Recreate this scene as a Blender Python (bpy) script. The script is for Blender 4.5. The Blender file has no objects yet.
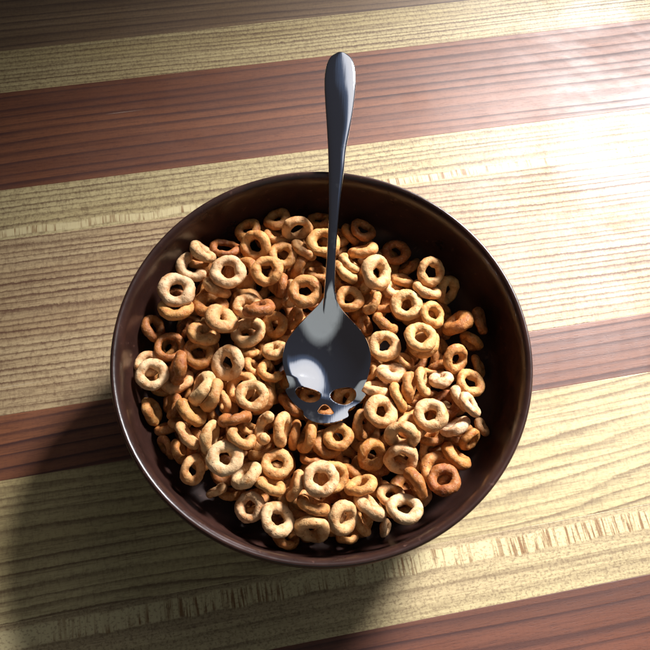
import bpy, bmesh, math, random
from mathutils import Vector, Matrix, Quaternion, noise
R = math.radians
C = bpy.context.scene.collection
sc = bpy.context.scene

# ------------------------------------------------------------------ camera
cd = bpy.data.cameras.new('camera'); cam = bpy.data.objects.new('camera', cd); C.objects.link(cam)
cd.sensor_fit = 'HORIZONTAL'; cd.sensor_width = 36; cd.lens = 36*760/650; cd.clip_start = .01; cd.clip_end = 50
cam.location = (-0.010565, -0.100802, 0.315633); cam.rotation_mode = 'XYZ'
cam.rotation_euler = (0.399245, -0.042365, 0.0)
sc.camera = cam

# ------------------------------------------------------------------ room light
W = bpy.data.worlds.new('World'); sc.world = W; W.use_nodes = True
wn = W.node_tree; wn.nodes.clear()
bg = wn.nodes.new('ShaderNodeBackground'); wo = wn.nodes.new('ShaderNodeOutputWorld')
bg.inputs[1].default_value = 1.0
wn.links.new(bg.outputs[0], wo.inputs[0])
# dim room, a little brighter on the window's side
wt = wn.nodes.new('ShaderNodeTexCoord'); wd = wn.nodes.new('ShaderNodeVectorMath'); wd.operation = 'DOT_PRODUCT'
wd.inputs[1].default_value = (.47, .62, .63); wn.links.new(wt.outputs['Generated'], wd.inputs[0])
wr = wn.nodes.new('ShaderNodeValToRGB'); wn.links.new(wd.outputs['Value'], wr.inputs[0])
we = wr.color_ramp.elements; we[0].position = .25; we[0].color = (.024, .0215, .023, 1); we[1].position = .96; we[1].color = (.95, .95, .97, 1)
m_ = we.new(.86); m_.color = (.035, .036, .045, 1); m_ = we.new(.905); m_.color = (.10, .13, .20, 1); m_ = we.new(.925); m_.color = (.80, .83, .90, 1)
w2 = wn.nodes.new('ShaderNodeVectorMath'); w2.operation = 'DOT_PRODUCT'; w2.inputs[1].default_value = (.22, -.66, .72)
wn.links.new(wt.outputs['Generated'], w2.inputs[0])
w3 = wn.nodes.new('ShaderNodeValToRGB'); wn.links.new(w2.outputs['Value'], w3.inputs[0])   # pale ceiling and wall behind the photographer
e3 = w3.color_ramp.elements; e3[0].position = .77; e3[0].color = (0, 0, 0, 1); e3[1].position = .88; e3[1].color = (.32, .345, .335, 1)
wa = wn.nodes.new('ShaderNodeMix'); wa.data_type = 'RGBA'; wa.blend_type = 'ADD'; wa.inputs[0].default_value = 1
wn.links.new(wr.outputs[0], wa.inputs[6]); wn.links.new(w3.outputs[0], wa.inputs[7]); wn.links.new(wa.outputs[2], bg.inputs[0])
# the window: upper right, about 45 degrees up
def window(name, az, el, dist, sx, sy, power, spread, target, col):
    ld = bpy.data.lights.new(name, 'AREA'); ld.shape = 'RECTANGLE'; ld.size = sx; ld.size_y = sy
    ld.energy = power; ld.spread = R(spread); ld.color = col
    o = bpy.data.objects.new(name, ld); C.objects.link(o)
    p = Vector((.02, .03, .03)) + dist*Vector((math.cos(R(el))*math.cos(R(az)), math.cos(R(el))*math.sin(R(az)), math.sin(R(el))))
    o.location = p
    o.rotation_euler = (Vector(target)-p).to_track_quat('-Z', 'Y').to_euler()
    return o
window('window_light', 50, 33.5, 1.0, .32, .26, 1.75, 22, (.115, .05, 0), (.985, .985, 1))
sc.view_settings.view_transform = 'Standard'; sc.view_settings.look = 'None'
sc.view_settings.exposure = 0; sc.view_settings.gamma = 1; sc.view_settings.use_curve_mapping = False

cy = sc.cycles
cy.use_adaptive_sampling = True; cy.adaptive_threshold = .03; cy.adaptive_min_samples = 16
cy.max_bounces = 6; cy.diffuse_bounces = 4; cy.glossy_bounces = 4; cy.time_limit = 600
cy.use_denoising = True; cy.denoiser = 'OPENIMAGEDENOISE'; cy.denoising_prefilter = 'ACCURATE'

# ------------------------------------------------------------------ helpers
def tag(o, label=None, cat=None, group=None, kind=None):
    if label: o['label'] = label
    if cat: o['category'] = cat
    if group: o['group'] = group
    if kind: o['kind'] = kind
    return o
def link(name, bm, m, parent=None, smooth=True):
    me = bpy.data.meshes.new(name); bm.to_mesh(me); bm.free()
    if smooth:
        for p in me.polygons: p.use_smooth = True
    for mm in (m if isinstance(m, list) else [m]): me.materials.append(mm)
    o = bpy.data.objects.new(name, me); C.objects.link(o)
    if parent: o.parent = parent
    return o
class NT:
    def __init__(s, name):
        s.m = bpy.data.materials.new(name); s.m.use_nodes = True; s.t = s.m.node_tree; s.t.nodes.clear()
        s.out = s.n('ShaderNodeOutputMaterial'); s.b = s.n('ShaderNodeBsdfPrincipled'); s.l(s.b.outputs[0], s.out.inputs[0])
    def n(s, t, **k):
        x = s.t.nodes.new(t)
        for a, v in k.items(): setattr(x, a, v)
        return x
    def l(s, a, b): s.t.links.new(a, b)
    def put(s, sock, v):
        if hasattr(v, 'default_value') or hasattr(v, 'is_output'): s.l(v, sock)
        else: sock.default_value = v
    def math(s, op, a, b=0.0, c=None, clamp=False):
        x = s.n('ShaderNodeMath', operation=op, use_clamp=clamp); s.put(x.inputs[0], a); s.put(x.inputs[1], b)
        if c is not None: s.put(x.inputs[2], c)
        return x.outputs[0]
    def mix(s, f, a, b, mode='MIX'):
        x = s.n('ShaderNodeMix', data_type='RGBA', blend_type=mode); s.put(x.inputs[0], f); s.put(x.inputs[6], a); s.put(x.inputs[7], b)
        return x.outputs[2]
    def ramp(s, f, stops, interp='LINEAR'):
        x = s.n('ShaderNodeValToRGB'); x.color_ramp.interpolation = interp
        e = x.color_ramp.elements
        while len(e) < len(stops): e.new(.5)
        for q, (p, c) in zip(e, stops):
            q.position = p; q.color = c if isinstance(c, tuple) else (c, c, c, 1)
        s.l(f, x.inputs[0]); return x.outputs[0]
    def noise(s, vec, scale, detail=2.0, rough=.5, dist=0.0):
        x = s.n('ShaderNodeTexNoise'); s.l(vec, x.inputs['Vector']); x.inputs['Scale'].default_value = scale
        x.inputs['Detail'].default_value = detail; x.inputs['Roughness'].default_value = rough; x.inputs['Distortion'].default_value = dist
        return x.outputs[0]
    def smooth(s, v, a, b):
        x = s.n('ShaderNodeMapRange', interpolation_type='SMOOTHSTEP'); s.l(v, x.inputs[0]); x.inputs[1].default_value = a; x.inputs[2].default_value = b
        return x.outputs[0]
    def bump(s, h, strength, dist, prev=None):
        x = s.n('ShaderNodeBump'); x.inputs['Strength'].default_value = strength; x.inputs['Distance'].default_value = dist
        s.l(h, x.inputs['Height'])
        if prev: s.l(prev, x.inputs['Normal'])
        return x.outputs[0]

# ------------------------------------------------------------------ wood table (one glued slab of long staves)
def wood(name, light, mid, dark, spacing, wav, seed, tooth=1.0, line=.8, fleck=None, bow=0.0, dots=0.0, fl=.25, gloss=.54):
    """fleck = (v0, v1): band of short bars across the grain.  bow: broad curve of the grain (m)."""
    t = NT(name); tc = t.n('ShaderNodeTexCoord'); sp = t.n('ShaderNodeSeparateXYZ'); t.l(tc.outputs['Object'], sp.inputs[0])
    u, v = sp.outputs[0], sp.outputs[1]
    def vec(su, sv, off=0.0):
        c = t.n('ShaderNodeCombineXYZ'); t.l(t.math('MULTIPLY_ADD', u, su, seed*7.3+off), c.inputs[0]); t.l(t.math('MULTIPLY', v, sv), c.inputs[1]); c.inputs[2].default_value = seed*3.1
        return c.outputs[0]
    drift = t.math('SUBTRACT', t.noise(vec(5, 12), 1.0, 1.0), .5)
    zig = t.math('SUBTRACT', t.noise(vec(640, 420), 1.0, 2.0, .65), .5)
    zig2 = t.math('SUBTRACT', t.noise(vec(130, 90), 1.0, 1.0), .5)
    vv = t.math('MULTIPLY_ADD', drift, wav, v)
    vv = t.math('MULTIPLY_ADD', zig, .0009*tooth, vv)
    vv = t.math('MULTIPLY_ADD', zig2, .0004*tooth, vv)
    if bow: vv = t.math('ADD', vv, t.math('MULTIPLY', t.math('SINE', t.math('MULTIPLY_ADD', u, 17.0, seed)), bow))
    # uneven ring widths
    wob = t.noise(vec(1.5, 1/spacing*.55, 40), 1.0, 1.0)
    ph = t.math('ADD', t.math('MULTIPLY', vv, 1/spacing), t.math('MULTIPLY', wob, 1.6))
    fr = t.math('FRACT', ph)
    late = t.ramp(fr, [(0, 0.1), (.30, .06), (.60, .30), (.82, .85), (.91, 1.0), (1.0, .10)])
    amp = t.math('MULTIPLY', late, t.math('MULTIPLY_ADD', t.noise(vec(9, 130, 11), 1.0, 2.0), 1.65*line, .03), clamp=True)
    fine = t.noise(vec(90, 1500, 23), 1.0, 3.0, .6)
    pores = t.smooth(t.noise(vec(240, 2300, 31), 1.0, 2.0, .6), .54, .70)
    streak = t.smooth(t.noise(vec(16, 620, 61), 1.0, 5.0, .72), .46, .70)
    chat = t.smooth(t.noise(vec(950, 420, 67), 1.0, 2.0, .6), .46, .66)
    broad = t.noise(vec(3.5, 45, 3), 1.0, 2.0)
    base = t.mix(t.smooth(broad, .3, .7), light, mid)
    base = t.mix(t.math('MULTIPLY', t.smooth(fine, .35, .75), .35), base, mid)
    col = t.mix(amp, base, dark)
    col = t.mix(t.math('MULTIPLY', pores, .38), col, dark)
    tt = t.smooth(t.noise(vec(560, 800, 51), 1.0, 2.0, .6), .50, .68)
    col = t.mix(t.math('MULTIPLY', streak, .46), col, dark)
    col = t.mix(t.math('MULTIPLY', t.math('MULTIPLY', chat, t.math('MULTIPLY_ADD', amp, .6, .4)), .6*tooth), col, dark)
    col = t.mix(t.math('MULTIPLY', tt, .22*tooth), col, dark)
    if fleck:
        v0, v1 = fleck
        wob2 = t.math('MULTIPLY_ADD', t.math('SUBTRACT', t.noise(vec(60, 0, 77), 1.0, 2.0), .5), .0045, v)
        band = t.math('MULTIPLY', t.smooth(wob2, v0, v0+.0012), t.math('SUBTRACT', 1.0, t.smooth(wob2, v1-.0012, v1)))
        bars = t.smooth(t.noise(vec(780, 45, 88), 1.0, 3.0, .65), .47, .64)
        bars = t.math('MULTIPLY', bars, t.smooth(t.noise(vec(22, 60, 5), 1.0, 1.0), fl, fl+.24))
        pale = (light[0]*1.04, light[1]*1.05, light[2]*1.12, 1)
        col = t.mix(band, col, t.mix(bars, pale, (dark[0]*2.0, dark[1]*2.0, dark[2]*1.5, 1)))
    if dots:
        dd = t.smooth(t.noise(vec(900, 1100, 99), 1.0, 1.0), .54, .64)
        col = t.mix(t.math('MULTIPLY', dd, dots), col, dark)
    # wear: pale rubbed patches and hairline scratches
    sc1 = t.n('ShaderNodeMapping'); sc1.inputs['Rotation'].default_value = (0, 0, .9); sc1.inputs['Scale'].default_value = (9, 700, 1); t.l(tc.outputs['Object'], sc1.inputs[0])
    scr = t.math('MULTIPLY', t.smooth(t.noise(sc1.outputs[0], 1.0, 2.0), .70, .76), t.smooth(t.noise(tc.outputs['Object'], 14, 1.0), .5, .65))
    t.l(t.mix(t.math('MULTIPLY', scr, .4), col, (.62, .55, .45, 1)), t.b.inputs['Base Color'])
    sm = t.noise(tc.outputs['Object'], 26, 3.0, .6)
    ro = t.math('ADD', t.math('MULTIPLY_ADD', t.math('MULTIPLY_ADD', t.smooth(t.noise(tc.outputs['Object'], 9, 5.0, .7, .6), .42, .62), .45, sm), .24, gloss-.17), t.math('MULTIPLY', amp, .10))
    t.l(ro, t.b.inputs['Roughness']); t.b.inputs['Specular IOR Level'].default_value = .36
    h = t.math('ADD', t.math('MULTIPLY', amp, -.5), t.math('ADD', t.math('MULTIPLY', fine, .5), t.math('MULTIPLY', pores, -.7)))
    t.l(t.bump(h, .14, .0003), t.b.inputs['Normal'])
    return t.m
def rgb(*c): return (*c, 1)
ML, MM, MD = rgb(.44, .355, .180), rgb(.34, .26, .118), rgb(.085, .043, .02)
PL, PM, PD = rgb(.44, .33, .18), rgb(.33, .225, .115), rgb(.085, .036, .017)
CL, CM_, CD = rgb(.185, .066, .028), rgb(.115, .039, .018), rgb(.038, .011, .008)
A = 0.181935
strips = [  # v from far to near, material
    (.60, .2110, wood('brown_stave_wood', rgb(.19, .12, .062), rgb(.13, .078, .04), rgb(.05, .026, .016), .0052, .010, 1, .6)),
    (.2110, .1837, wood('maple_stave_wood', ML, MM, MD, .0027, .006, 2, 1.2, .9)),
    (.1837, .1254, wood('cherry_stave_wood', CL, CM_, CD, .0058, .010, 3, .35, .9)),
    (.1254, .0980, wood('flecked_maple_wood', ML, MM, MD, .0033, .010, 4, 1.3, .8, fleck=(.0985, .1035), fl=.30)),
    (.0980, .0129, wood('pink_maple_wood', PL, PM, PD, .0033, .008, 5, 1.15, .95)),
    (.0129, -.0148, wood('cherry_stave_wood', CL, CM_, CD, .0050, .007, 6, .35, 1.0)),
    (-.0148, -.0703, wood('flowing_maple_wood', ML, MM, MD, .0046, .022, 7, .8, .8, bow=.006)),
    (-.0703, -.0972, wood('flecked_maple_wood', ML, rgb(.39, .295, .16), MD, .0058, .006, 8, .8, .45, fleck=(-.0805, -.0722), dots=.38)),
    (-.0972, -.1500, wood('cherry_stave_wood', rgb(.15, .050, .027), rgb(.10, .034, .018), CD, .0062, .012, 9, .35, .9)),
    (-.1500, -.60, wood('maple_stave_wood', ML, MM, MD, .0060, .010, 10, 1.0, .8)),
]
bm = bmesh.new(); X0, X1, TH = -.8, .8, -.035
for i, (v0, v1, m) in enumerate(strips):
    g = .00005    # tiny eased edge at the glue line
    q = [bm.verts.new(p) for p in ((X0, v1, -g), (X1, v1, -g), (X1, v1+.0003, 0), (X0, v1+.0003, 0), (X1, v0-.0003, 0), (X0, v0-.0003, 0), (X1, v0, -g), (X0, v0, -g))]
    for f in ((0, 1, 2, 3), (3, 2, 4, 5), (5, 4, 6, 7)):
        bm.faces.new([q[k] for k in f]).material_index = i
    lo = [bm.verts.new(p) for p in ((X0, v1, TH), (X1, v1, TH), (X1, v0, TH), (X0, v0, TH))]
    for f in ((lo[3], lo[2], lo[1], lo[0]), (lo[0], q[0], q[7], lo[3]), (lo[1], lo[2], q[6], q[1])):
        bm.faces.new(f).material_index = i
    if i == 0: bm.faces.new((lo[3], q[7], q[6], lo[2])).material_index = i
    if i == len(strips)-1: bm.faces.new((lo[0], lo[1], q[1], q[0])).material_index = i
table = link('wooden_table', bm, [s[2] for s in strips], smooth=False)
table.rotation_euler = (0, 0, A)
tag(table, 'striped wooden table top of glued pale and reddish staves under the bowl', 'table')

# ------------------------------------------------------------------ bowl
t = NT('brown_glaze'); tc = t.n('ShaderNodeTexCoord'); ob = tc.outputs['Object']
n1 = t.noise(ob, 55, 4.0, .6); n2 = t.smooth(t.noise(ob, 420, 2.0), .66, .74)
c = t.mix(t.smooth(n1, .35, .7), rgb(.024, .0105, .008), rgb(.040, .0165, .012))
t.l(t.mix(t.math('MULTIPLY', n2, .5), c, rgb(.12, .06, .045)), t.b.inputs['Base Color'])
sz = t.n('ShaderNodeSeparateXYZ'); t.l(ob, sz.inputs[0])
dusty = t.math('SUBTRACT', 1.0, t.smooth(sz.outputs[2], .024, .033))      # cereal dust dulls the bottom
t.l(t.math('ADD', t.math('MULTIPLY_ADD', n1, .12, .23), t.math('MULTIPLY', dusty, .5)), t.b.inputs['Roughness']); t.b.inputs['Specular IOR Level'].default_value = .4
hb = t.math('ADD', t.noise(ob, 70, 2.0), t.math('MULTIPLY', t.noise(ob, 330, 2.0), .18))
t.l(t.bump(hb, .35, .0009), t.b.inputs['Normal'])
glaze = t.m
prof = [(0, .0211), (.015, .0211), (.028, .0213), (.036, .0215), (.044, .0218), (.050, .0222), (.0545, .0226), (.058, .0232), (.061, .0239), (.064, .0249), (.0664, .0264), (.0685, .0283), (.0698, .0300), (.0708, .032), (.0717, .035), (.0724, .038), (.0729, .041), (.0733, .044), (.0736, .0475), (.0738, .0502), (.0741, .0519), (.0746, .0533), (.0753, .0543), (.0761, .0549), (.0768, .0550), (.0773, .0546), (.0776, .0538), (.07765, .0528), (.0775, .0515), (.0769, .048), (.0758, .042), (.0735, .034), (.069, .025), (.061, .0155), (.050, .0085), (.041, .0052), (.039, .0035), (.0385, .0008), (.0365, .0), (.0345, .0008), (.033, .004), (.015, .0048), (0, .0048)]
bm = bmesh.new(); NS = 160; rings = []
for r, z in prof:
    if r == 0: rings.append([bm.verts.new((0, 0, z))])
    else:
        row = []
        for k in range(NS):
            a = 2*math.pi*k/NS; e = 1 + .0022*math.sin(2*a+.7) + .0012*math.sin(3*a+2)
            row.append(bm.verts.new((r*e*math.cos(a), r*e*math.sin(a), z)))
        rings.append(row)
for a, b in zip(rings, rings[1:]):
    for k in range(NS):
        j = (k+1) % NS
        if len(a) == 1: bm.faces.new((a[0], b[k], b[j]))
        elif len(b) == 1: bm.faces.new((a[k], b[0], a[j]))
        else: bm.faces.new((a[k], b[k], b[j], a[j]))
bmesh.ops.recalc_face_normals(bm, faces=bm.faces)
bowl = link('cereal_bowl', bm, glaze)
bowl.location.z = .0002
s_ = bowl.modifiers.new('smooth', 'SUBSURF'); s_.levels = 1; s_.render_levels = 1
tag(bowl, 'round dark brown glazed ceramic bowl full of cereal rings on the table', 'bowl')

# ------------------------------------------------------------------ spoon
t = NT('steel'); tc = t.n('ShaderNodeTexCoord'); ob = tc.outputs['Object']
mp = t.n('ShaderNodeMapping'); mp.inputs['Scale'].default_value = (60, 2600, 300); t.l(ob, mp.inputs[0])
br = t.noise(mp.outputs[0], 1.0, 2.0); sm = t.noise(ob, 130, 4.0, .65); sm2 = t.smooth(t.noise(ob, 55, 4.0, .7), .56, .72)
t.b.inputs['Metallic'].default_value = 1
t.l(t.mix(sm2, rgb(.74, .74, .77), rgb(.66, .66, .68)), t.b.inputs['Base Color'])
t.l(t.math('ADD', t.math('MULTIPLY_ADD', sm, .05, .02), t.math('MULTIPLY', sm2, .16)), t.b.inputs['Roughness'])
t.l(t.bump(t.math('ADD', br, t.math('MULTIPLY', sm, .6)), .045, .0002), t.b.inputs['Normal'])
steel = t.m
SP = {'outer': [[-24.02, -1.57], [-21.57, -2.22], [-19.08, -3.65], [-15.5, -6.93], [-11.97, -9.82], [-7.84, -13.03], [-3.39, -15.63], [0.94, -16.69], [4.42, -16.7], [7.45, -15.91], [10.44, -14.71], [13.79, -13.37], [14.87, -15.07], [16.5, -14.41], [18.67, -12.78], [21.18, -10.57], [22.65, -8.02], [23.45, -7.52], [24.4, -7.77], [25.8, -6.2], [26.95, -3.9], [27.45, -0.7], [27.13, 2.45], [26.1, 5.76], [24.9, 7.95], [24.08, 9.27], [23.12, 9.11], [22.24, 8.74], [21.03, 9.66], [19.34, 12.41], [17.42, 14.41], [15.38, 15.72], [14.6, 14.86], [14.06, 13.52], [12.06, 14.77], [9.14, 15.79], [5.25, 16.68], [0.99, 16.91], [-2.86, 16.12], [-6.67, 14.44], [-10.45, 11.8], [-13.63, 8.58], [-16.44, 5.76], [-19.11, 3.51], [-21.84, 2.42], [-24.25, 2.31]], 'eye1': [[15.57, -11.39], [14.21, -10.6], [13.48, -9.14], [13.81, -6.86], [14.37, -4.57], [14.95, -2.66], [16.02, -1.47], [17.5, -1.55], [18.74, -2.27], [19.74, -4.66], [19.56, -6.92], [18.58, -9.03], [17.23, -10.5]], 'eye2': [[16.56, 1.79], [15.01, 2.43], [13.91, 3.85], [13.24, 6.31], [12.87, 8.94], [13.37, 10.85], [14.5, 11.8], [16.2, 11.95], [17.67, 11.21], [18.96, 9.76], [19.92, 7.92], [19.7, 5.66], [18.98, 3.75], [17.85, 2.38]], 'nose': [[19.62, 0.21], [20.88, 1.96], [22.88, 3.75], [23.65, 3.41], [23.96, 1.74], [23.93, -0.51], [23.58, -2.28], [22.85, -2.55], [20.99, -1.52]], 'handle': [[-13, 0.5, -4.0, 3.1], [-19.4, 0.43, -1.25, 2.9], [-21.8, 0.07, -0.42, 2.45], [-26.38, -0.19, 0.5, 2.06], [-40.45, -0.23, 1.11, 1.8], [-50.7, -0.1, 1.47, 1.97], [-61.27, -0.08, 1.87, 2.4], [-73.13, 0.03, 2.15, 3.1], [-82.4, -0.1, 2.26, 3.63], [-92.12, 0.02, 2.2, 4.71], [-100.26, 0.03, 2.01, 5.6], [-108.63, -0.08, 1.58, 6.3], [-115.43, -0.22, 0.91, 6.47], [-121.43, -0.23, 0.17, 5.95], [-125.81, -0.29, -0.49, 4.41], [-128.09, -0.26, -0.88, 1.79]], 'M': [[-0.042438, -0.984402, -0.170738], [0.999072, -0.04307, 0.0], [-0.007354, -0.170579, 0.985317], [0.001647, 0.002135, 0.0455]]}
root = bpy.data.objects.new('spoon', None); C.objects.link(root); root.empty_display_size = .02
Ux, Uy, Un, Uc = [Vector(v) for v in SP['M']]
root.matrix_world = Matrix.Translation(Uc) @ Matrix((Ux, Uy, Un)).transposed().to_4x4()
tag(root, 'shiny steel spoon with skull cut-outs resting on the cereal', 'spoon')
def sdist(poly, x, y):
    """signed distance to a polygon, negative inside"""
    best = 1e9; ins = False; n = len(poly); j = n-1
    for i in range(n):
        x1, y1 = poly[j]; x2, y2 = poly[i]
        dx, dy = x2-x1, y2-y1; L = dx*dx+dy*dy
        tt = max(0, min(1, ((x-x1)*dx+(y-y1)*dy)/L)) if L else 0
        d = (x-x1-tt*dx)**2+(y-y1-tt*dy)**2
        if d < best: best = d
        if (y1 > y) != (y2 > y) and x < (x1-x2)*(y-y2)/(y1-y2)+x2: ins = not ins
        j = i
    return -math.sqrt(best) if ins else math.sqrt(best)
def chaikin(P, n=1, sharp=()):
    for _ in range(n):
        Q = []
        for i in range(len(P)):
            a, b = P[i], P[(i+1) % len(P)]
            Q += [(.75*a[0]+.25*b[0], .75*a[1]+.25*b[1]), (.25*a[0]+.75*b[0], .25*a[1]+.75*b[1])]
        P = Q
    return P
outer = chaikin(SP['outer']); holes = [chaikin(SP[k], 2) for k in ('eye1', 'eye2', 'nose')]
def field(x, y):
    d = sdist(outer, x, y)
    if d < 3 and x > 10:
        for h in holes: d = max(d, -sdist(h, x, y))
    return d
def height(u, v):      # millimetres: the hollow of the spoon, and the face that curls up a little
    q = ((u+1.5)/(20.5 if u < -1.5 else 18.5))**2 + (v/15.6)**2
    k = .10; h = -5.2*k*math.log(1+math.exp((1-q)/k))
    if u > 12: h += .011*(u-12)**2
    return h - .010*v*v*max(0, min(1, (u-10)/8))
CE = .42; gx0, gy0, nx, ny = -24.6, -18.0, 126, 87
vals = [[field(gx0+i*CE, gy0+j*CE) for j in range(ny)] for i in range(nx)]
bm = bmesh.new(); V = {}
def vert(key, x, y):
    if key not in V: V[key] = bm.verts.new((x/1000, y/1000, height(x, y)/1000))
    return V[key]
for i in range(nx-1):
    for j in range(ny-1):
        cs = [(i, j), (i+1, j), (i+1, j+1), (i, j+1)]; poly = []
        for a in range(4):
            p, q = cs[a], cs[(a+1) % 4]; fp, fq = vals[p[0]][p[1]], vals[q[0]][q[1]]
            if fp < 0: poly.append(vert(p, gx0+p[0]*CE, gy0+p[1]*CE))
            if (fp < 0) != (fq < 0):
                s = fp/(fp-fq); s = min(.97, max(.03, s))
                x = gx0+(p[0]+(q[0]-p[0])*s)*CE; y = gy0+(p[1]+(q[1]-p[1])*s)*CE
                poly.append(vert((min(p, q), max(p, q)), x, y))
        if len(poly) >= 3:
            try: bm.faces.new(poly)
            except ValueError: pass
bmesh.ops.recalc_face_normals(bm, faces=bm.faces)
if sum(f.normal.z for f in bm.faces) < 0: bmesh.ops.reverse_faces(bm, faces=bm.faces)
sb = link('spoon_bowl', bm, steel, root)
m_ = sb.modifiers.new('thick', 'SOLIDIFY'); m_.thickness = .0013; m_.offset = -1
m_ = sb.modifiers.new('edge', 'BEVEL'); m_.width = .00032; m_.segments = 3; m_.limit_method = 'ANGLE'; m_.angle_limit = R(50); m_.harden_normals = False
# handle: lofted, flat oval section, thin neck and a broad rounded end
bm = bmesh.new(); hs = SP['handle']
def catm(P, s):
    n = len(P)-1; x = s*n; i = min(int(x), n-1); f = x-i
    p0, p1, p2, p3 = P[max(i-1, 0)], P[i], P[i+1], P[min(i+2, n)]
    return [.5*((2*b)+(-a+c)*f+(2*a-5*b+4*c-d)*f*f+(-a+3*b-3*c+d)*f**3) for a, b, c, d in zip(p0, p1, p2, p3)]
rows = []; NSEC = 96; NC = 28
for k in range(NSEC+1):
    u, v, h, w = catm(hs, k/NSEC); w = max(w, .3)
    tk = 1.05 + .35*max(0, 1-abs(u+50)/40)          # half thickness
    tk = min(tk, w*.8)
    tk = min(tk, .42 + max(0, -u-13)*.055)
    row = []
    for c_ in range(NC):
        a = 2*math.pi*c_/NC; ca, sa = math.cos(a), math.sin(a)
        y = math.copysign(abs(ca)**.82, ca)*w; z = math.copysign(abs(sa)**.72, sa)*tk
        row.append(bm.verts.new((u/1000, (v+y)/1000, (h+z-.2)/1000)))
    rows.append(row)
for a, b in zip(rows, rows[1:]):
    for k in range(NC): bm.faces.new((a[k], a[(k+1) % NC], b[(k+1) % NC], b[k]))
bm.faces.new(rows[0]); bm.faces.new(rows[-1])
bmesh.ops.recalc_face_normals(bm, faces=bm.faces)
link('handle', bm, steel, root)

# ------------------------------------------------------------------ cereal rings
t = NT('toasted_oat'); tc = t.n('ShaderNodeTexCoord'); oi = t.n('ShaderNodeObjectInfo')
ad = t.n('ShaderNodeVectorMath', operation='ADD'); cb = t.n('ShaderNodeCombineXYZ')
t.l(t.math('MULTIPLY', oi.outputs['Random'], 37.0), cb.inputs[0]); t.l(t.math('MULTIPLY', oi.outputs['Random'], 91.0), cb.inputs[1])
t.l(tc.outputs['Object'], ad.inputs[0]); t.l(cb.outputs[0], ad.inputs[1]); ob = ad.outputs[0]
big = t.noise(ob, 1.9, 3.0, .6); med = t.noise(ob, 7, 3.0, .6); fin = t.noise(ob, 30, 3.0, .65)
base = oi.outputs['Color']
c = t.mix(t.smooth(big, .42, .74), base, t.mix(1.0, base, rgb(.64, .42, .23), 'MULTIPLY'))
c = t.mix(t.math('MULTIPLY', t.smooth(med, .50, .74), .5), c, t.mix(.40, c, rgb(.72, .56, .38)))
c = t.mix(t.math('MULTIPLY', t.smooth(fin, .5, .75), .38), c, t.mix(1.0, c, rgb(.55, .38, .22), 'MULTIPLY'))
vo = t.n('ShaderNodeTexVoronoi'); t.l(ob, vo.inputs['Vector']); vo.inputs['Scale'].default_value = 3.4
spk = t.math('MULTIPLY', t.math('SUBTRACT', 1.0, t.smooth(vo.outputs['Distance'], .07, .19)), t.smooth(t.noise(ob, 1.6, 1.0), .40, .52))
c = t.mix(t.math('MULTIPLY', spk, .72), c, rgb(.12, .05, .02))
t.l(c, t.b.inputs['Base Color']); t.b.inputs['Roughness'].default_value = .62; t.b.inputs['Specular IOR Level'].default_value = .35
t.b.inputs['Subsurface Weight'].default_value = .0; t.b.inputs['Subsurface Radius'].default_value = (1.0, .45, .2); t.b.inputs['Subsurface Scale'].default_value = .0012
v2 = t.n('ShaderNodeTexVoronoi'); t.l(ob, v2.inputs['Vector']); v2.inputs['Scale'].default_value = 9.0
pit = t.smooth(v2.outputs['Distance'], .05, .42)
h = t.math('ADD', t.math('MULTIPLY', med, .9), t.math('ADD', t.math('MULTIPLY', fin, .22), t.math('ADD', t.math('MULTIPLY', pit, .30), t.math('MULTIPLY', spk, -.9))))
t.l(t.bump(h, .30, .0010), t.b.inputs['Normal'])
oat = t.m
def ring_mesh(seed, kind):
    rnd = random.Random(seed); bm = bmesh.new(); NU, NV = 64, 26
    tube = {'o': rnd.uniform(.295, .338), 't': .225, 'h': .41, 'c': rnd.uniform(.31, .345)}[kind]
    off = Vector((rnd.uniform(-50, 50), rnd.uniform(-50, 50), rnd.uniform(-50, 50)))
    ph = rnd.uniform(0, 6.28); k3 = rnd.choice((2, 3, 3, 4)); sq = rnd.uniform(.92, 1.08)
    rows = []; cut = kind == 'c'
    a0, a1 = (R(52), R(308)) if cut else (0, 2*math.pi)
    for i in range(NU + (1 if cut else 0)):
        s = i/NU; a = a0+(a1-a0)*s; R0 = 1-tube
        R0 *= 1 + .018*math.sin(k3*a+ph) + .010*math.sin(5*a+ph*2)
        tb = tube*(1 + .085*math.sin(2*a+ph*1.7) + .05*math.sin(5*a+ph))
        if cut:
            e = min(s, 1-s)*(a1-a0)*R0/tb
            if e < 1: tb *= max(.05, math.sqrt(max(0, 1-(1-e)**2)))
        zc = .05*math.sin(2*a+ph*.6)
        row = []
        for j in range(NV):
            b = 2*math.pi*j/NV
            rr = R0 + tb*math.cos(b); z = zc + tb*sq*math.sin(b)
            p = Vector((rr*math.cos(a), rr*math.sin(a), z))
            nrm = Vector((math.cos(b)*math.cos(a), math.cos(b)*math.sin(a), math.sin(b)))
            d = .045*noise.noise(p*2.6+off) + .020*noise.noise(p*6+off) + .014*noise.noise(p*13+off)
            pt = noise.noise(p*4.3+off*1.3)
            if pt > .42: d -= .10*(pt-.42)
            row.append(bm.verts.new(p+nrm*d*(1 if tb > .1 else .3)))
        rows.append(row)
    n = len(rows)
    for i in range(n if not cut else n-1):
        A_, B_ = rows[i], rows[(i+1) % n]
        for j in range(NV):
            k = (j+1) % NV; bm.faces.new((A_[j], B_[j], B_[k], A_[k]))
    if cut: bm.faces.new(rows[0]); bm.faces.new(rows[-1])
    bmesh.ops.recalc_face_normals(bm, faces=bm.faces)
    me = bpy.data.meshes.new('cereal_ring'); bm.to_mesh(me); bm.free()
    for p in me.polygons: p.use_smooth = True
    me.materials.append(oat); return me
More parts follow.
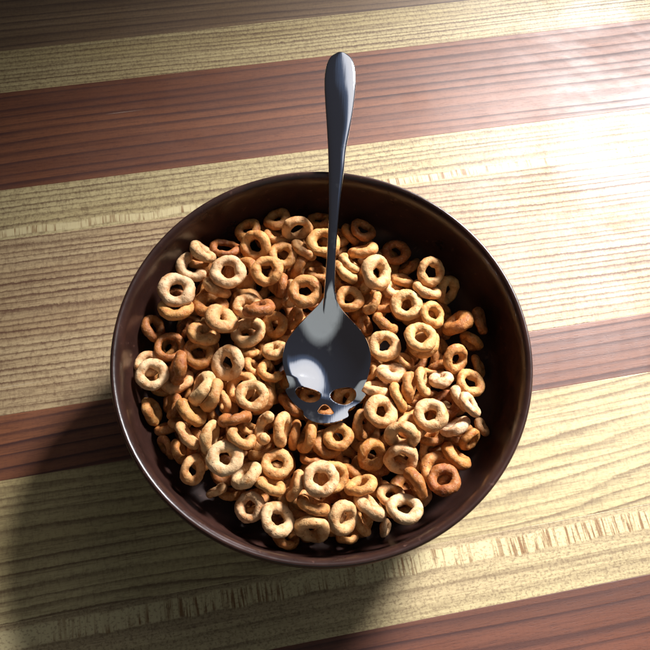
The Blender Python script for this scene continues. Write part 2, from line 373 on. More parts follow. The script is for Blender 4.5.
kinds = {'o': [ring_mesh(100+i, 'o') for i in range(14)], 't': [ring_mesh(200+i, 't') for i in range(2)],
         'h': [ring_mesh(300+i, 'h') for i in range(3)], 'c': [ring_mesh(400+i, 'c') for i in range(6)]}
TONES = [(0.0, (.67, .47, .29)), (.15, (.62, .375, .175)), (.30, (.56, .27, .082)), (.50, (.43, .175, .04)), (.80, (.29, .092, .018))]
def tone(x):
    for (a, ca), (b, cb_) in zip(TONES, TONES[1:]):
        if x <= b:
            f = (x-a)/(b-a); return [p+(q-p)*f for p, q in zip(ca, cb_)]
    return list(TONES[-1][1])
# x, y, z, diameter in 0.01 mm; quaternion in 1/1000; tone in 1/100; kind; label
DATA = [
(-5749,2798,4357,1478,392,-68,3,-917,8,'o','pale flat cereal ring near bowl wall, upper left, left of two'),
(-5754,2145,4077,1369,954,-260,0,-149,30,'o','overlapped golden tilted cereal ring near bowl wall, upper left'),
(-6634,1438,3605,1194,770,124,442,443,72,'o','overlapped dark toasted tilted cereal ring near bowl wall, left'),
(-5924,645,3698,1260,736,-23,109,668,75,'t','overlapped dark toasted thin cereal ring near bowl wall, left'),
(-5462,1625,3300,892,10,399,-114,-910,80,'o','deep dark toasted tilted cereal ring left of the spoon bowl'),
(-4636,1114,3901,1284,896,-346,45,-276,28,'h','tan thick cereal ring left of the spoon bowl, leftmost of three'),
(-4777,402,3735,1295,997,-10,55,45,50,'o','overlapped orange brown flat cereal ring left of the spoon bowl, left of two'),
(-6454,-613,4033,1257,862,-7,97,-498,8,'o','pale flat cereal ring near bowl wall, left'),
(-6672,-63,3683,1132,836,-128,9,-534,15,'o','overlapped pale flat cereal ring near bowl wall, left'),
(-5461,-365,4137,1375,450,469,-335,-682,70,'o','dark toasted cereal ring on edge left of the spoon bowl'),
(-5595,-605,3425,1315,378,-121,176,901,22,'o','overlapped tan tilted cereal ring left of the spoon bowl'),
(-6503,-1804,3221,1180,443,-561,123,-689,38,'o','overlapped golden tilted cereal ring near bowl wall, left'),
(-5874,-2445,3055,1039,441,-352,399,723,60,'o','deep orange brown cereal ring on edge near bowl wall, left'),
(-5646,-1660,3401,1030,467,439,-296,-708,60,'o','overlapped orange brown tilted cereal ring near bowl wall, left'),
(-4900,-2027,3910,1307,198,275,441,831,33,'o','golden tilted cereal ring between spoon skull and wall, lower left'),
(-4534,-1151,4082,1398,406,332,-416,-743,15,'o','pale cereal ring on edge left of the spoon bowl'),
(-4128,-1421,4128,1305,727,-412,-386,390,28,'o','overlapped tan cereal ring on edge between spoon skull and wall, lower left, left of two'),
(-3698,-1604,3855,994,362,630,-79,-682,28,'o','overlapped tan cereal ring on edge between spoon skull and wall, lower left, right of two'),
(-5244,4029,3997,1322,935,61,40,347,8,'c','overlapped pale broken C-shaped cereal near bowl wall, upper left'),
(-4847,4608,4154,1227,26,313,350,882,15,'o','pale tilted cereal ring near bowl wall, upper left'),
(-3990,5006,3800,1296,952,-301,52,-6,80,'t','overlapped dark toasted thin cereal ring near bowl wall, upper left'),
(-3748,3518,4581,1414,767,56,2,639,12,'o','pale flat cereal ring near bowl wall, upper left, right of two'),
(-3782,3911,3897,1112,691,-402,-413,436,55,'o','overlapped orange brown cereal ring on edge near bowl wall, upper left'),
(-4217,3074,3987,1239,72,273,457,844,20,'o','tan cereal ring on edge between handle and wall, upper left'),
(-3166,3845,3863,1317,807,-145,-259,511,50,'o','overlapped orange brown tilted cereal ring between handle and wall, upper left, right of two'),
(-2735,4989,4095,1315,629,30,-292,720,30,'o','golden flat cereal ring near bowl wall, upper left'),
(-3095,5886,3756,1143,262,134,-121,-948,50,'o','overlapped orange brown tilted cereal ring near bowl wall, upper left'),
(-1897,6397,3838,1152,80,120,-158,-977,45,'o','overlapped golden tilted cereal ring near bowl wall, top, upper of two'),
(-1051,5769,4172,1291,789,597,141,34,22,'o','tan tilted cereal ring near bowl wall, top'),
(-1925,5594,3717,1096,38,-188,-354,-915,40,'o','overlapped golden tilted cereal ring near bowl wall, top, lower of two'),
(-1622,4624,3997,1209,51,-3,2,-999,35,'o','overlapped golden flat cereal ring between handle and wall, upper left'),
(-2216,3648,4510,1295,242,93,48,-965,30,'o','golden flat cereal ring between handle and wall, upper left'),
(-1047,4310,3585,1159,364,-547,-45,753,55,'o','overlapped orange brown cereal ring on edge between handle and wall, upper left'),
(-757,4921,3900,1172,853,-416,257,-181,25,'o','overlapped tan cereal ring on edge left of the spoon handle'),
(36,5209,4074,1404,841,-50,8,539,30,'o','golden flat cereal ring left of the spoon handle, upper of two'),
(-192,4163,3319,1073,322,-174,-280,-887,50,'o','overlapped orange brown tilted cereal ring left of the spoon handle'),
(-699,2701,4636,1360,809,36,-37,586,42,'o','golden flat cereal ring left of the spoon handle, lower of two'),
(-1283,2934,3887,1221,319,532,-238,-747,20,'o','overlapped tan tilted cereal ring between handle and wall, upper left, right of two'),
(-1090,2078,3447,1043,747,-321,-420,403,30,'o','overlapped golden tilted cereal ring mostly hidden under the spoon bowl'),
(-1651,3346,3757,1063,746,-236,-558,277,70,'o','overlapped dark toasted cereal ring on edge between handle and wall, upper left'),
(-2460,1832,4827,1265,866,-456,6,205,76,'o','dark toasted cereal ring on edge between handle and wall, upper left'),
(-2981,2317,4010,1210,563,-135,114,807,18,'o','overlapped tan tilted cereal ring between handle and wall, upper left, left of two'),
(-2895,1307,3762,1442,972,-156,-126,-119,18,'o','tan tilted cereal ring left of the spoon bowl'),
(-3909,1548,4453,1335,192,216,225,931,25,'h','tan thick cereal ring left of the spoon bowl, middle of three'),
(-4431,2417,3832,1372,921,-224,-46,-315,50,'o','overlapped orange brown tilted cereal ring between handle and wall, upper left, left of two'),
(-3535,2738,3348,905,517,362,-382,-675,40,'o','deep golden tilted cereal ring between handle and wall, upper left, left of two'),
(-1866,1652,3708,1118,945,176,-230,-155,50,'o','overlapped orange brown flat cereal ring left of the spoon bowl, right of two'),
(-1832,542,3822,1043,919,-316,3,238,22,'h','tan thick cereal ring left of the spoon bowl, rightmost of three'),
(-2887,562,3466,903,60,-31,-447,-892,30,'o','overlapped golden tilted cereal ring left of the spoon bowl, upper of two'),
(-2467,741,3030,840,364,358,-378,-773,30,'o','deep golden tilted cereal ring left of the spoon bowl, middle of three'),
(-3613,-83,3980,1398,888,65,-276,363,12,'o','pale flat cereal ring left of the spoon bowl'),
(-2686,-85,3587,896,449,180,420,768,30,'o','overlapped golden tilted cereal ring left of the spoon bowl, lower of two'),
(-1965,-284,3815,1070,935,-93,44,339,33,'c','golden broken C-shaped cereal left of the spoon bowl'),
(-3086,-917,3590,1310,660,175,-184,-707,28,'o','overlapped tan flat cereal ring left of the spoon bowl'),
(-2635,-1441,4210,1281,981,-34,30,188,18,'o','tan flat cereal ring below the spoon skull at left'),
(-2296,-1297,3311,1226,284,354,-137,-880,35,'o','overlapped golden tilted cereal ring below the spoon skull at left'),
(-3259,-2377,4275,1228,5,103,-549,-830,76,'o','dark toasted cereal ring on edge between spoon skull and wall, lower left'),
(-1249,-1517,3286,1147,768,-519,317,-199,70,'o','overlapped dark toasted cereal ring on edge seen through the spoon skull'),
(-4960,-2995,4096,1203,692,-571,241,-370,22,'o','overlapped tan cereal ring on edge near bowl wall, lower left, upper of two'),
(-4122,-3038,4069,1327,477,-428,501,-582,20,'o','tan tilted cereal ring between spoon skull and wall, lower left, left of two'),
(-3505,-3857,4365,1351,997,-38,39,-49,8,'o','pale flat cereal ring between spoon skull and wall, lower left'),
(-5254,-3441,3505,988,234,406,363,806,50,'o','deep orange brown tilted cereal ring near bowl wall, lower left, left of two'),
(-4690,-4176,3851,1147,756,-126,439,-468,25,'o','overlapped tan tilted cereal ring near bowl wall, lower left'),
(-3848,-4813,3209,806,313,88,-541,-776,20,'o','overlapped tan cereal ring on edge near bowl wall, lower left, lower of two'),
(-5805,-3211,3218,990,277,-321,-511,748,70,'o','deep dark toasted tilted cereal ring near bowl wall, lower left'),
(-2935,-3035,4342,1181,730,-6,364,578,28,'c','tan broken C-shaped cereal between spoon skull and wall, lower left'),
(-2732,-2584,3657,830,888,-373,235,127,40,'o','overlapped golden tilted cereal ring between spoon skull and wall, lower left'),
(-2100,-2712,4300,1223,859,2,-503,-96,18,'c','tan broken C-shaped cereal below the spoon skull at left'),
(-1490,-2642,3776,1334,544,-359,510,-561,22,'o','tan tilted cereal ring below the spoon skull at left'),
(-1039,-2689,3245,1206,314,-617,-192,696,60,'o','overlapped orange brown cereal ring on edge below the spoon skull at left'),
(-532,-2891,3746,1257,339,446,-369,-742,45,'o','golden tilted cereal ring below the spoon skull at left'),
(205,-3109,3582,1203,964,-146,190,-111,50,'o','overlapped orange brown flat cereal ring below the spoon skull'),
(601,-2917,3895,1148,985,-142,-41,-93,36,'o','golden flat cereal ring below the spoon skull'),
(-350,-3646,3418,911,780,-465,207,365,70,'o','deep dark toasted tilted cereal ring between spoon skull and wall, bottom'),
(-1645,-3912,3720,1203,504,-49,-67,-860,25,'o','tan flat cereal ring between spoon skull and wall, lower left'),
(-2749,-4333,3738,1305,111,-355,286,883,12,'o','pale tilted cereal ring between spoon skull and wall, lower left'),
(-2264,-3328,3098,1065,863,-474,-173,26,42,'o','deep golden tilted cereal ring between spoon skull and wall, lower left'),
(-1857,-4732,3839,1119,104,-237,-440,-860,28,'o','tan tilted cereal ring between spoon skull and wall, lower left, right of two'),
(-953,-4737,3871,1214,632,-503,-373,456,25,'o','overlapped tan cereal ring on edge between spoon skull and wall, bottom'),
(-54,-4620,4560,1324,887,-34,-39,-459,12,'o','pale flat cereal ring between spoon skull and wall, bottom'),
(436,-4424,3957,1222,806,247,128,523,35,'o','overlapped golden flat cereal ring between spoon skull and wall, bottom'),
(-2583,-5469,3643,1179,892,-49,-210,397,12,'o','pale flat cereal ring near bowl wall, lower left'),
(-1594,-5925,3898,1351,211,205,196,935,10,'o','pale flat cereal ring near bowl wall, bottom'),
(-3326,-4818,2786,1044,832,-515,115,173,50,'o','deep orange brown tilted cereal ring near bowl wall, lower left, right of two'),
(-314,-5440,3849,1241,833,-473,277,78,35,'o','overlapped golden cereal ring on edge between spoon skull and wall, bottom'),
(-353,-6229,3634,1312,833,526,34,-168,18,'o','tan tilted cereal ring near bowl wall, bottom, left of two'),
(730,-5976,4564,1249,634,-108,368,-672,18,'o','tan tilted cereal ring near bowl wall, bottom, right of two'),
(1389,-4790,4275,1219,775,-475,31,415,30,'o','overlapped golden tilted cereal ring between spoon skull and wall, lower right'),
(1713,-5527,4159,1330,755,-544,161,-330,12,'o','pale cereal ring on edge near bowl wall, lower right'),
(2521,-4994,3691,1032,311,-50,-297,-902,22,'o','overlapped tan tilted cereal ring near bowl wall, lower right'),
(2900,-5617,4455,1332,47,-21,-297,-953,8,'o','pale tilted cereal ring near bowl wall, lower right'),
(3391,-4694,4222,1276,415,-290,-672,540,66,'o','dark toasted cereal ring on edge near bowl wall, lower right'),
(1416,-6060,3735,1017,403,304,520,689,30,'o','overlapped golden cereal ring on edge near bowl wall, bottom'),
(2363,-6092,3019,740,133,565,-53,812,10,'o','deep pale tilted cereal ring near bowl wall, lower right'),
(2111,-4639,2989,1053,923,-383,-23,36,60,'o','deep orange brown tilted cereal ring between spoon skull and wall, lower right, middle of three'),
(947,-6472,3109,808,824,-541,-101,-131,30,'o','deep golden tilted cereal ring near bowl wall, bottom'),
(4410,-4558,4256,1245,118,-105,134,978,78,'o','dark toasted flat cereal ring near bowl wall, lower right'),
(4370,-4035,3659,1462,95,67,-175,-978,42,'o','overlapped golden flat cereal ring near bowl wall, lower right'),
(5016,-3570,3703,1261,448,108,506,729,50,'o','orange brown cereal ring on edge near bowl wall, lower right'),
(5596,-2893,3655,974,811,324,441,-207,55,'o','orange brown tilted cereal ring near bowl wall, right'),
(5029,-2500,3961,1242,811,-523,-238,110,4,'o','pale cereal ring on edge near bowl wall, right'),
(4056,-3229,3134,1000,460,-304,390,-737,30,'o','deep golden tilted cereal ring between spoon skull and wall, lower right, lower of two'),
(5531,-1776,4436,1067,809,-366,269,-374,12,'o','pale tilted cereal ring near bowl wall, right'),
(6234,-2274,3179,784,826,-326,324,-326,20,'o','deep tan tilted cereal ring near bowl wall, right'),
(4015,-2186,4451,1302,989,2,-87,-119,15,'o','pale flat cereal ring between spoon skull and wall, lower right, upper of two'),
(4814,-1479,3523,1241,405,29,-151,-901,78,'o','overlapped dark toasted flat cereal ring between spoon skull and wall, lower right'),
(5415,-1318,3713,1167,418,207,401,788,12,'o','overlapped pale tilted cereal ring near bowl wall, right'),
(2902,-3022,4567,1304,15,-115,-492,863,20,'o','tan tilted cereal ring between spoon skull and wall, lower right'),
(3364,-2551,4075,1183,849,-231,-56,-471,25,'o','overlapped tan tilted cereal ring between spoon skull and wall, lower right'),
(2889,-3770,4169,1289,364,117,-411,828,14,'o','pale flat cereal ring between spoon skull and wall, lower right, lower of two'),
(4121,-2776,3488,1085,65,15,-431,-900,55,'o','deep orange brown tilted cereal ring between spoon skull and wall, lower right, rightmost of three'),
(1864,-3513,3688,1252,867,94,329,-363,50,'o','orange brown flat cereal ring between spoon skull and wall, lower right'),
(1616,-2304,3458,1255,380,-298,330,-811,40,'o','overlapped golden tilted cereal ring below the spoon skull at right'),
(2200,-2011,4220,1298,321,97,66,940,20,'o','tan flat cereal ring below the spoon skull at right'),
(2078,-1010,3782,1124,654,-395,-241,-599,18,'o','overlapped tan tilted cereal ring right of the spoon bowl'),
(2896,-1389,3968,1177,687,-444,412,-401,30,'o','golden cereal ring on edge between spoon skull and wall, lower right'),
(3349,-923,3891,1261,437,547,253,668,40,'o','golden cereal ring on edge right of the spoon bowl'),
(3893,-704,3862,1173,691,-367,393,-483,22,'o','overlapped tan cereal ring on edge right of the spoon bowl'),
(2688,-325,3780,1191,934,-345,6,-94,14,'h','pale thick cereal ring right of the spoon bowl'),
(3270,331,3427,908,458,-352,-131,-806,30,'o','overlapped golden tilted cereal ring right of the spoon bowl, second of 4 from left'),
(2466,781,3816,1286,823,64,-27,-564,20,'o','tan flat cereal ring right of the spoon bowl, left of two'),
(3813,966,4364,1278,977,-59,27,202,25,'o','tan flat cereal ring right of the spoon bowl, right of two'),
(4038,906,3782,1318,0,251,-171,-953,35,'o','overlapped golden tilted cereal ring right of the spoon bowl, third of 4 from left'),
(4475,53,2892,882,830,-506,-137,-189,30,'o','deep golden cereal ring on edge right of the spoon bowl, lower of two'),
(4628,-555,3775,1020,908,-400,-126,24,8,'h','overlapped pale thick cereal ring right of the spoon bowl'),
(5259,289,3792,1192,775,85,378,-498,40,'o','overlapped golden tilted cereal ring near bowl wall, right, upper of two'),
(4658,731,2953,1052,643,511,373,431,40,'o','deep golden cereal ring on edge right of the spoon bowl, upper of two'),
(5791,-649,3698,1218,319,92,170,928,30,'o','overlapped golden tilted cereal ring near bowl wall, right, lower of two'),
(6321,297,3007,971,71,478,139,864,50,'o','deep orange brown cereal ring on edge near bowl wall, right'),
(6079,1313,3165,1086,657,467,-570,161,50,'o','overlapped orange brown tilted cereal ring near bowl wall, right'),
(5451,1846,3713,1354,729,-480,-110,475,55,'h','orange brown thick cereal ring near bowl wall, right'),
(6408,2040,3584,1142,508,384,353,685,80,'o','overlapped dark toasted cereal ring on edge near bowl wall, right'),
(4403,3920,4138,1229,188,183,-189,946,25,'o','tan flat cereal ring near bowl wall, upper right'),
(5236,3554,3173,1281,330,-232,428,-809,28,'o','overlapped tan tilted cereal ring near bowl wall, upper right'),
(4263,3251,3871,1296,886,-387,87,-240,22,'o','tan tilted cereal ring near bowl wall, upper right'),
(4372,1999,4159,1138,299,229,77,923,35,'o','overlapped golden tilted cereal ring right of the spoon bowl, fourth of 4 from left'),
(3384,2489,3957,1320,486,-32,-91,869,20,'o','tan flat cereal ring between handle and wall, upper right'),
(3335,3876,3394,993,591,-166,359,703,35,'o','overlapped golden tilted cereal ring between handle and wall, upper right'),
(3744,4745,2910,1106,849,-419,-304,105,60,'o','deep orange brown cereal ring on edge near bowl wall, upper right'),
(3156,5267,3234,1221,174,-64,15,983,78,'o','overlapped dark toasted flat cereal ring near bowl wall, upper right'),
(2890,3387,3485,986,885,-303,187,-300,20,'h','overlapped tan thick cereal ring between handle and wall, upper right'),
(2184,3748,4289,1465,483,319,82,811,18,'o','tan tilted cereal ring between handle and wall, upper right'),
(1730,3724,3609,1236,426,458,-300,-720,35,'o','overlapped golden tilted cereal ring right of the spoon handle'),
(2045,4984,3240,1088,934,-301,-152,-114,20,'o','overlapped tan tilted cereal ring right of the spoon handle'),
(2987,4748,2715,849,335,-373,-31,-865,30,'o','deep golden tilted cereal ring between handle and wall, upper right'),
(1728,5032,3748,1278,84,120,-447,-882,30,'o','golden cereal ring on edge right of the spoon handle'),
(1128,4458,3682,1082,277,267,415,824,25,'o','overlapped tan cereal ring on edge right of the spoon handle'),
(972,4106,3618,1218,811,-430,251,-307,25,'o','tan cereal ring on edge right of the spoon handle'),
(1727,6057,3706,1129,390,95,181,898,72,'o','dark toasted tilted cereal ring right of the spoon handle'),
(1225,6007,3350,1018,803,-371,326,-333,50,'o','overlapped orange brown cereal ring on edge right of the spoon handle'),
(676,3800,3437,922,821,-317,382,-282,60,'o','deep orange brown tilted cereal ring right of the spoon handle'),
(1108,2792,3816,1178,204,-40,19,978,30,'o','golden flat cereal ring right of the spoon handle'),
(2016,2554,3988,1058,267,390,-424,-772,30,'o','overlapped golden cereal ring on edge between handle and wall, upper right'),
(1762,1875,3310,923,750,-267,329,-508,60,'o','overlapped orange brown tilted cereal ring mostly hidden under the spoon bowl'),
(2563,1868,3630,1208,832,-200,385,346,50,'c','overlapped orange brown broken C-shaped cereal right of the spoon bowl'),
(2571,2802,3315,1078,698,-224,156,662,50,'o','deep orange brown tilted cereal ring between handle and wall, upper right, left of two'),
(4229,2436,3565,1079,826,-291,-206,-436,50,'o','deep orange brown tilted cereal ring between handle and wall, upper right, right of two'),
(-4966,2057,2975,854,434,58,-427,-792,30,'o','deep golden tilted cereal ring left of the spoon bowl, leftmost of three'),
(-1530,1372,3176,970,497,-193,-313,-786,40,'o','deep golden tilted cereal ring left of the spoon bowl, rightmost of three'),
(-5084,4418,3649,929,247,-103,-307,-913,50,'o','deep orange brown tilted cereal ring near bowl wall, upper left'),
(-120,6613,3444,1045,975,-215,-29,-52,60,'o','deep orange brown tilted cereal ring left of the spoon handle'),
(-325,-1146,3299,1077,362,-137,296,873,35,'o','overlapped golden tilted cereal ring seen through the spoon skull, left of two'),
(943,-1282,3528,1155,203,330,-145,-910,30,'o','overlapped golden tilted cereal ring seen through the spoon skull, right of two'),
(137,-1766,3370,917,742,-424,68,515,60,'o','overlapped orange brown tilted cereal ring seen through the spoon skull'),
(1947,-157,3380,782,710,-371,-394,450,30,'o','overlapped golden tilted cereal ring right of the spoon bowl, first of 4 from left'),
(3772,-1212,3043,866,811,-383,148,417,70,'o','deep dark toasted tilted cereal ring between spoon skull and wall, lower right'),
(3318,-1794,3445,939,896,-402,-109,-154,30,'o','deep golden tilted cereal ring between spoon skull and wall, lower right, upper of two'),
(1197,-4007,2946,907,850,-420,-159,-277,60,'o','deep orange brown tilted cereal ring between spoon skull and wall, lower right, leftmost of three'),
(-5346,-2326,3438,924,857,-479,104,155,40,'o','deep golden tilted cereal ring near bowl wall, left'),
(4335,-3060,2934,925,84,7,-438,-895,55,'o','deep orange brown tilted cereal ring near bowl wall, lower right'),
(-855,620,3458,1203,42,-17,207,977,35,'o','deep golden tilted cereal ring mostly hidden under the spoon bowl, second of 6 from left'),
(336,1576,3453,1301,475,164,-231,-833,40,'o','deep golden tilted cereal ring mostly hidden under the spoon bowl, fourth of 6 from left'),
(1193,832,3029,1287,886,34,376,-268,40,'o','deep golden tilted cereal ring mostly hidden under the spoon bowl, sixth of 6 from left'),
(-117,-108,3161,1270,507,-128,179,833,40,'o','deep golden tilted cereal ring mostly hidden under the spoon bowl, third of 6 from left'),
(1139,-305,3055,1189,923,-298,-210,125,40,'o','deep golden tilted cereal ring mostly hidden under the spoon bowl, fifth of 6 from left'),
(135,2876,2966,1155,366,433,-274,-777,35,'o','deep golden tilted cereal ring between handle and wall, upper left, right of two'),
(-914,-80,3030,1110,800,-101,468,-361,40,'o','deep golden tilted cereal ring mostly hidden under the spoon bowl, first of 6 from left'),
(1944,1007,2740,1129,726,-94,531,-427,40,'o','deep golden tilted cereal ring right of the spoon bowl'),
(4530,2118,2688,1310,381,140,-19,-914,64,'o',''),
(3244,-1997,2743,1263,91,-267,161,-946,27,'o',''),
(1699,4518,2686,1282,62,308,-25,949,52,'o',''),
(-2623,-1129,2536,1214,801,-75,162,571,30,'o',''),
(991,-4713,3120,1189,766,281,-487,312,51,'o',''),
(-3069,-2161,2826,1294,809,9,-525,-263,64,'o',''),
(2833,5117,2691,1201,474,-83,-23,-877,46,'o',''),
(3739,2723,2827,1258,653,-53,3,756,35,'o',''),
(-1726,3138,2786,1303,842,-401,-291,-214,31,'o',''),
(1261,2098,2604,1187,247,-353,-122,-894,45,'o',''),
(-4202,4356,2957,1224,181,166,-335,-910,28,'o',''),
(-29,-3136,2841,1187,545,-260,-319,731,61,'o',''),
(-1289,-6388,3094,1187,712,52,395,578,59,'o',''),
(-1468,-5457,2652,1228,215,-181,61,-958,50,'o',''),
(-3253,3758,2671,1180,779,309,197,509,57,'o',''),
(5124,-2580,2930,1188,513,-388,-260,-721,66,'o',''),
(-87,-4090,2739,1241,618,295,225,-693,28,'o',''),
(3378,-3644,2892,1175,815,-529,-3,-236,33,'o',''),
(-6093,858,3015,1276,102,-237,106,960,49,'o',''),
(753,-3218,2714,1196,258,446,318,796,69,'o',''),
(-3884,-321,2912,1197,84,-401,-127,903,46,'o',''),
(410,-5792,2749,1210,454,-245,-100,851,33,'o',''),
(1814,5629,2664,1168,716,147,-223,645,68,'o',''),
(959,-3567,2555,1233,981,113,90,131,56,'o',''),
(-3550,4738,3207,1153,888,-419,104,-157,68,'o',''),
(-3041,1463,2689,1336,260,373,-22,-890,27,'o',''),
(-3470,-3141,2688,1190,877,347,-79,-321,45,'o',''),
(-2452,-5211,3125,1278,783,-363,-109,493,43,'o',''),
(-3995,3861,2609,1315,630,-111,108,-761,42,'o',''),
(1012,-4267,3139,1283,814,414,-374,162,55,'o',''),
(-5051,2798,3104,1224,953,-134,-229,-144,51,'o',''),
(4487,-3578,2599,1323,823,-87,37,560,39,'o',''),
(873,5106,2686,1225,803,-274,44,-527,50,'o',''),
(-1649,2532,2707,1162,178,223,17,-958,56,'o',''),
(-3606,-3986,2767,1191,727,46,20,-685,68,'o',''),
(-994,2254,2462,1177,982,187,-17,-18,39,'o',''),
(-5628,418,2785,1201,778,233,-202,-548,45,'o',''),
(2457,3015,2960,1342,777,186,-507,-324,26,'o',''),
(1625,2860,3008,1273,866,-195,-396,235,43,'o',''),
(1706,-3891,2864,1270,386,248,-178,871,60,'o',''),
(4153,-1309,2894,1348,930,350,83,-78,53,'o',''),
(-1588,-3708,2787,1295,719,-88,-16,689,56,'o',''),
(3560,-4840,2848,1240,155,-75,-269,-948,67,'o',''),
(2200,-1828,2648,1178,834,448,-87,-311,61,'o',''),
(537,5429,2980,1174,886,-255,-216,-321,48,'o',''),
(-1174,-473,2698,1276,186,353,369,839,45,'o',''),
(-1414,5617,2795,1227,16,11,-46,-999,26,'o',''),
(-1628,-5252,2828,1208,826,95,-469,297,39,'o',''),
(529,5924,3125,1335,484,-88,-272,-827,37,'o',''),
(-4307,-176,2655,1323,928,-293,-37,229,25,'o',''),
(-3043,2973,2790,1344,913,390,-86,84,39,'o',''),
(-1072,773,2519,1215,899,-197,167,353,51,'o',''),
(-5050,-2344,2681,1274,871,118,-66,-473,62,'o',''),
(-1830,-687,2700,1262,34,503,-37,863,30,'o',''),
(5498,-2620,2969,1188,167,-64,466,-867,46,'o',''),
(4947,2151,2648,1221,476,228,141,-838,69,'o',''),
(3445,2895,2779,1241,893,280,-307,175,55,'o',''),
(1825,4185,2557,1221,549,122,137,-815,51,'o',''),
(3868,1137,2779,1327,513,409,274,703,66,'o',''),
(-801,-2128,2417,1292,958,78,-49,272,46,'o',''),
(5357,-1051,2652,1338,943,-84,-221,233,26,'o',''),
(-4473,-3218,2904,1349,405,291,-387,-775,32,'o',''),
(-3971,2287,2663,1339,995,-66,75,-23,42,'o',''),
(-4965,3160,3008,1301,602,-490,-246,580,50,'o',''),
(1708,-5482,3043,1215,876,468,111,37,54,'o',''),
(1462,1780,2621,1266,984,15,-95,153,36,'o',''),
(-4878,-3021,3113,1201,939,71,-284,178,34,'o',''),
(-997,5381,2892,1290,775,453,-283,-337,40,'o',''),
(3037,-704,2565,1156,937,-155,-289,-117,67,'o',''),
(693,3807,2599,1169,881,-21,-91,464,39,'o',''),
(-403,4573,2523,1217,625,-120,-88,766,40,'o',''),
(256,-1418,2380,1340,753,-54,17,-655,62,'o',''),
(-6223,-462,2894,1307,25,32,-33,999,45,'o',''),
(2372,184,2515,1251,741,-229,-10,632,25,'o',''),
(643,4152,2601,1338,975,18,221,34,48,'o',''),
(1777,613,2724,1340,699,-414,-238,532,68,'o',''),
(2357,3235,2755,1314,689,-202,145,680,26,'o',''),
(980,3682,2666,1161,243,164,398,869,36,'o',''),
(-4663,-1175,3033,1342,186,-26,-6,-982,47,'o',''),
(1741,-2642,2698,1335,135,-316,229,911,27,'o',''),
(-5556,-1286,2664,1284,52,16,-152,-987,68,'o',''),
(4423,-4056,2697,1274,935,-35,-251,-248,48,'o',''),
(-4577,-670,2973,1153,239,402,117,876,37,'o',''),
(438,1772,2596,1230,514,-204,286,-783,46,'o',''),
(-401,6112,2876,1285,517,379,-4,767,29,'o',''),
(1515,-604,2496,1167,960,231,79,139,46,'o',''),
(-1730,4001,2896,1276,686,-50,442,-576,44,'o',''),
(-4452,4074,2795,1348,157,12,303,-940,57,'o',''),
(-4307,2499,2691,1244,195,196,271,-922,46,'o',''),
(2205,-1445,2875,1349,433,343,-71,830,52,'o',''),
(-4802,-338,2692,1314,547,319,-27,773,67,'o',''),
(-2972,-1057,2579,1209,796,264,149,-524,60,'o',''),
(2684,-2844,2754,1209,554,153,565,-591,50,'o',''),
(3262,-4573,3124,1325,899,-234,-184,-322,51,'o',''),
(1341,-5830,2783,1268,893,-10,-202,402,53,'o',''),
(4839,982,2734,1281,607,174,297,716,38,'o',''),
(-4739,1041,2951,1267,786,205,161,-561,68,'o',''),
(-2432,1712,2696,1343,916,24,-400,-37,38,'o',''),
(2091,-3723,2792,1163,876,-430,78,-203,68,'o',''),
(-2186,5957,3111,1333,753,-5,-17,-657,61,'o',''),
(-4709,717,2766,1202,888,235,-394,-21,50,'o',''),
(2348,-955,3080,1329,658,347,-76,-664,67,'o',''),
(4927,26,2902,1344,611,392,349,-593,57,'o',''),
(2787,-5183,2797,1262,880,-288,128,-355,48,'o',''),
(-1320,5173,2880,1328,97,-460,-308,827,52,'o',''),
(-609,-5301,3036,1273,989,-111,-70,-63,27,'o',''),
(3018,-2508,2779,1259,880,-13,-332,-339,57,'o',''),
(-823,-5013,2936,1185,640,-430,-29,-637,46,'o',''),
(-4604,-3508,3105,1223,80,416,240,874,47,'o',''),
(-97,3118,2685,1274,258,-159,-332,-893,66,'o',''),
(-3848,-1707,3159,1309,313,239,-54,918,54,'o',''),
(-3344,4916,2909,1308,257,-445,154,-844,61,'o',''),
(-2545,4949,2894,1195,339,4,432,836,58,'o',''),
(-262,-3044,2613,1161,431,-355,184,809,60,'o',''),
(-1947,-5210,2702,1286,949,-280,35,139,42,'o',''),
(-2643,3834,2666,1227,933,188,301,55,28,'o',''),
(3164,-3468,2675,1222,427,99,-307,-845,47,'o',''),
(-840,1833,2619,1266,723,79,226,-648,44,'o',''),
(1735,-4405,2705,1324,862,121,-324,-369,69,'o',''),
(-3080,-3079,2705,1154,308,-182,-306,-882,56,'o',''),
(1476,-5541,2863,1299,880,-9,-429,-204,34,'o',''),
(-1898,919,2656,1187,879,124,-454,-82,62,'o',''),
(-411,-4133,2606,1215,235,-278,136,921,32,'o',''),
(-2714,2790,2690,1252,697,-198,362,586,29,'o',''),
(4065,-1574,2654,1221,704,-257,-268,605,48,'o',''),
(-534,2155,2556,1343,969,-196,-100,-113,63,'o',''),
(-5882,2669,3325,1257,692,22,-315,649,70,'o',''),
(3452,3883,2698,1170,835,45,325,442,54,'o',''),
(3776,617,2673,1285,796,145,-287,-512,70,'o',''),
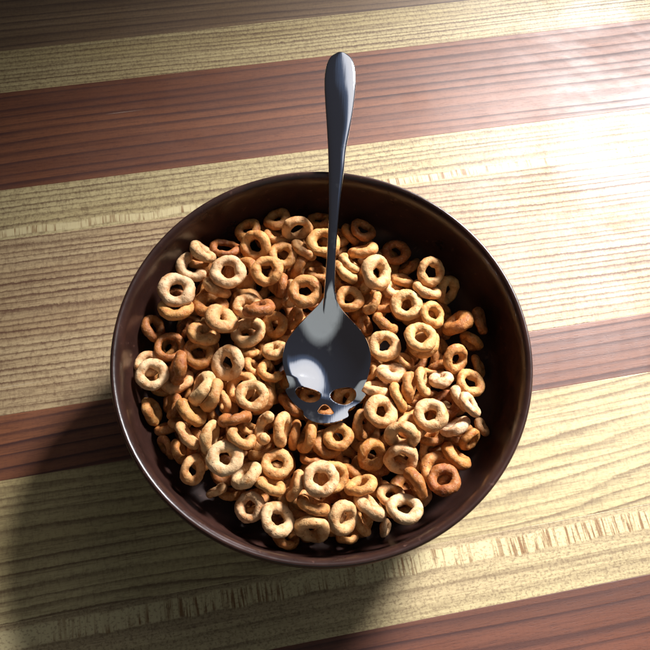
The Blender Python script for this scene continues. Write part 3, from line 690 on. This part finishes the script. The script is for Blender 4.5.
(4907,2463,2804,1299,802,96,349,-474,63,'o',''),
(-2231,4876,2725,1205,178,99,-370,906,47,'o',''),
(-2649,-3316,2747,1349,423,398,39,-813,56,'o',''),
(-1434,4110,2674,1323,505,-304,-47,-806,40,'o',''),
(2718,284,2597,1163,829,220,81,-508,43,'o',''),
(-1608,-4221,2858,1166,220,249,146,932,36,'o',''),
(868,877,2606,1171,866,33,407,290,61,'o',''),
(-4925,1712,2645,1155,520,-25,103,847,65,'o',''),
(-1847,-2314,2515,1203,492,134,-185,-840,47,'o',''),
(428,-5397,2836,1338,709,-219,371,-558,69,'o',''),
(-1994,-4326,3029,1213,248,206,559,-764,40,'o',''),
(3677,96,2694,1325,277,-369,35,-887,59,'o',''),
(2502,3500,2686,1227,372,-353,154,-845,40,'o',''),
(-3779,-2818,2934,1300,347,-422,66,835,63,'o',''),
(-2463,-3737,2572,1229,574,98,213,785,26,'o',''),
(-434,-5977,2756,1204,554,169,-90,-810,46,'o',''),
(-2312,-115,2715,1297,555,378,119,731,57,'o',''),
(3622,-1607,2730,1203,177,210,-123,-954,41,'o',''),
(-5263,1840,2737,1222,854,309,-166,383,27,'o',''),
(4841,-2228,2770,1302,924,127,-97,-348,55,'o',''),
(-70,940,2640,1204,836,-395,218,313,38,'o',''),
]
rnd = random.Random(5)
for x, y, z, d, qw, qx, qy, qz, tn, kd, lab in DATA:
    me = rnd.choice(kinds[kd])
    o = bpy.data.objects.new('cereal_ring', me); C.objects.link(o)
    o.location = (x/1e5, y/1e5, z/1e5); o.rotation_mode = 'QUATERNION'; o.rotation_quaternion = Quaternion((qw, qx, qy, qz)).normalized()
    o.scale = (d/2e5,)*3
    c_ = tone(tn/100); j = rnd.uniform(.92, 1.08); o.color = (min(1, c_[0]*j), min(1, c_[1]*j*rnd.uniform(.97, 1.03)), min(1, c_[2]*j), 1)
    if lab: tag(o, lab, 'cereal', 'toasted cereal rings in the bowl')
    else: tag(o, 'toasted cereal ring buried below the top layer of cereal', 'cereal', 'buried cereal rings')
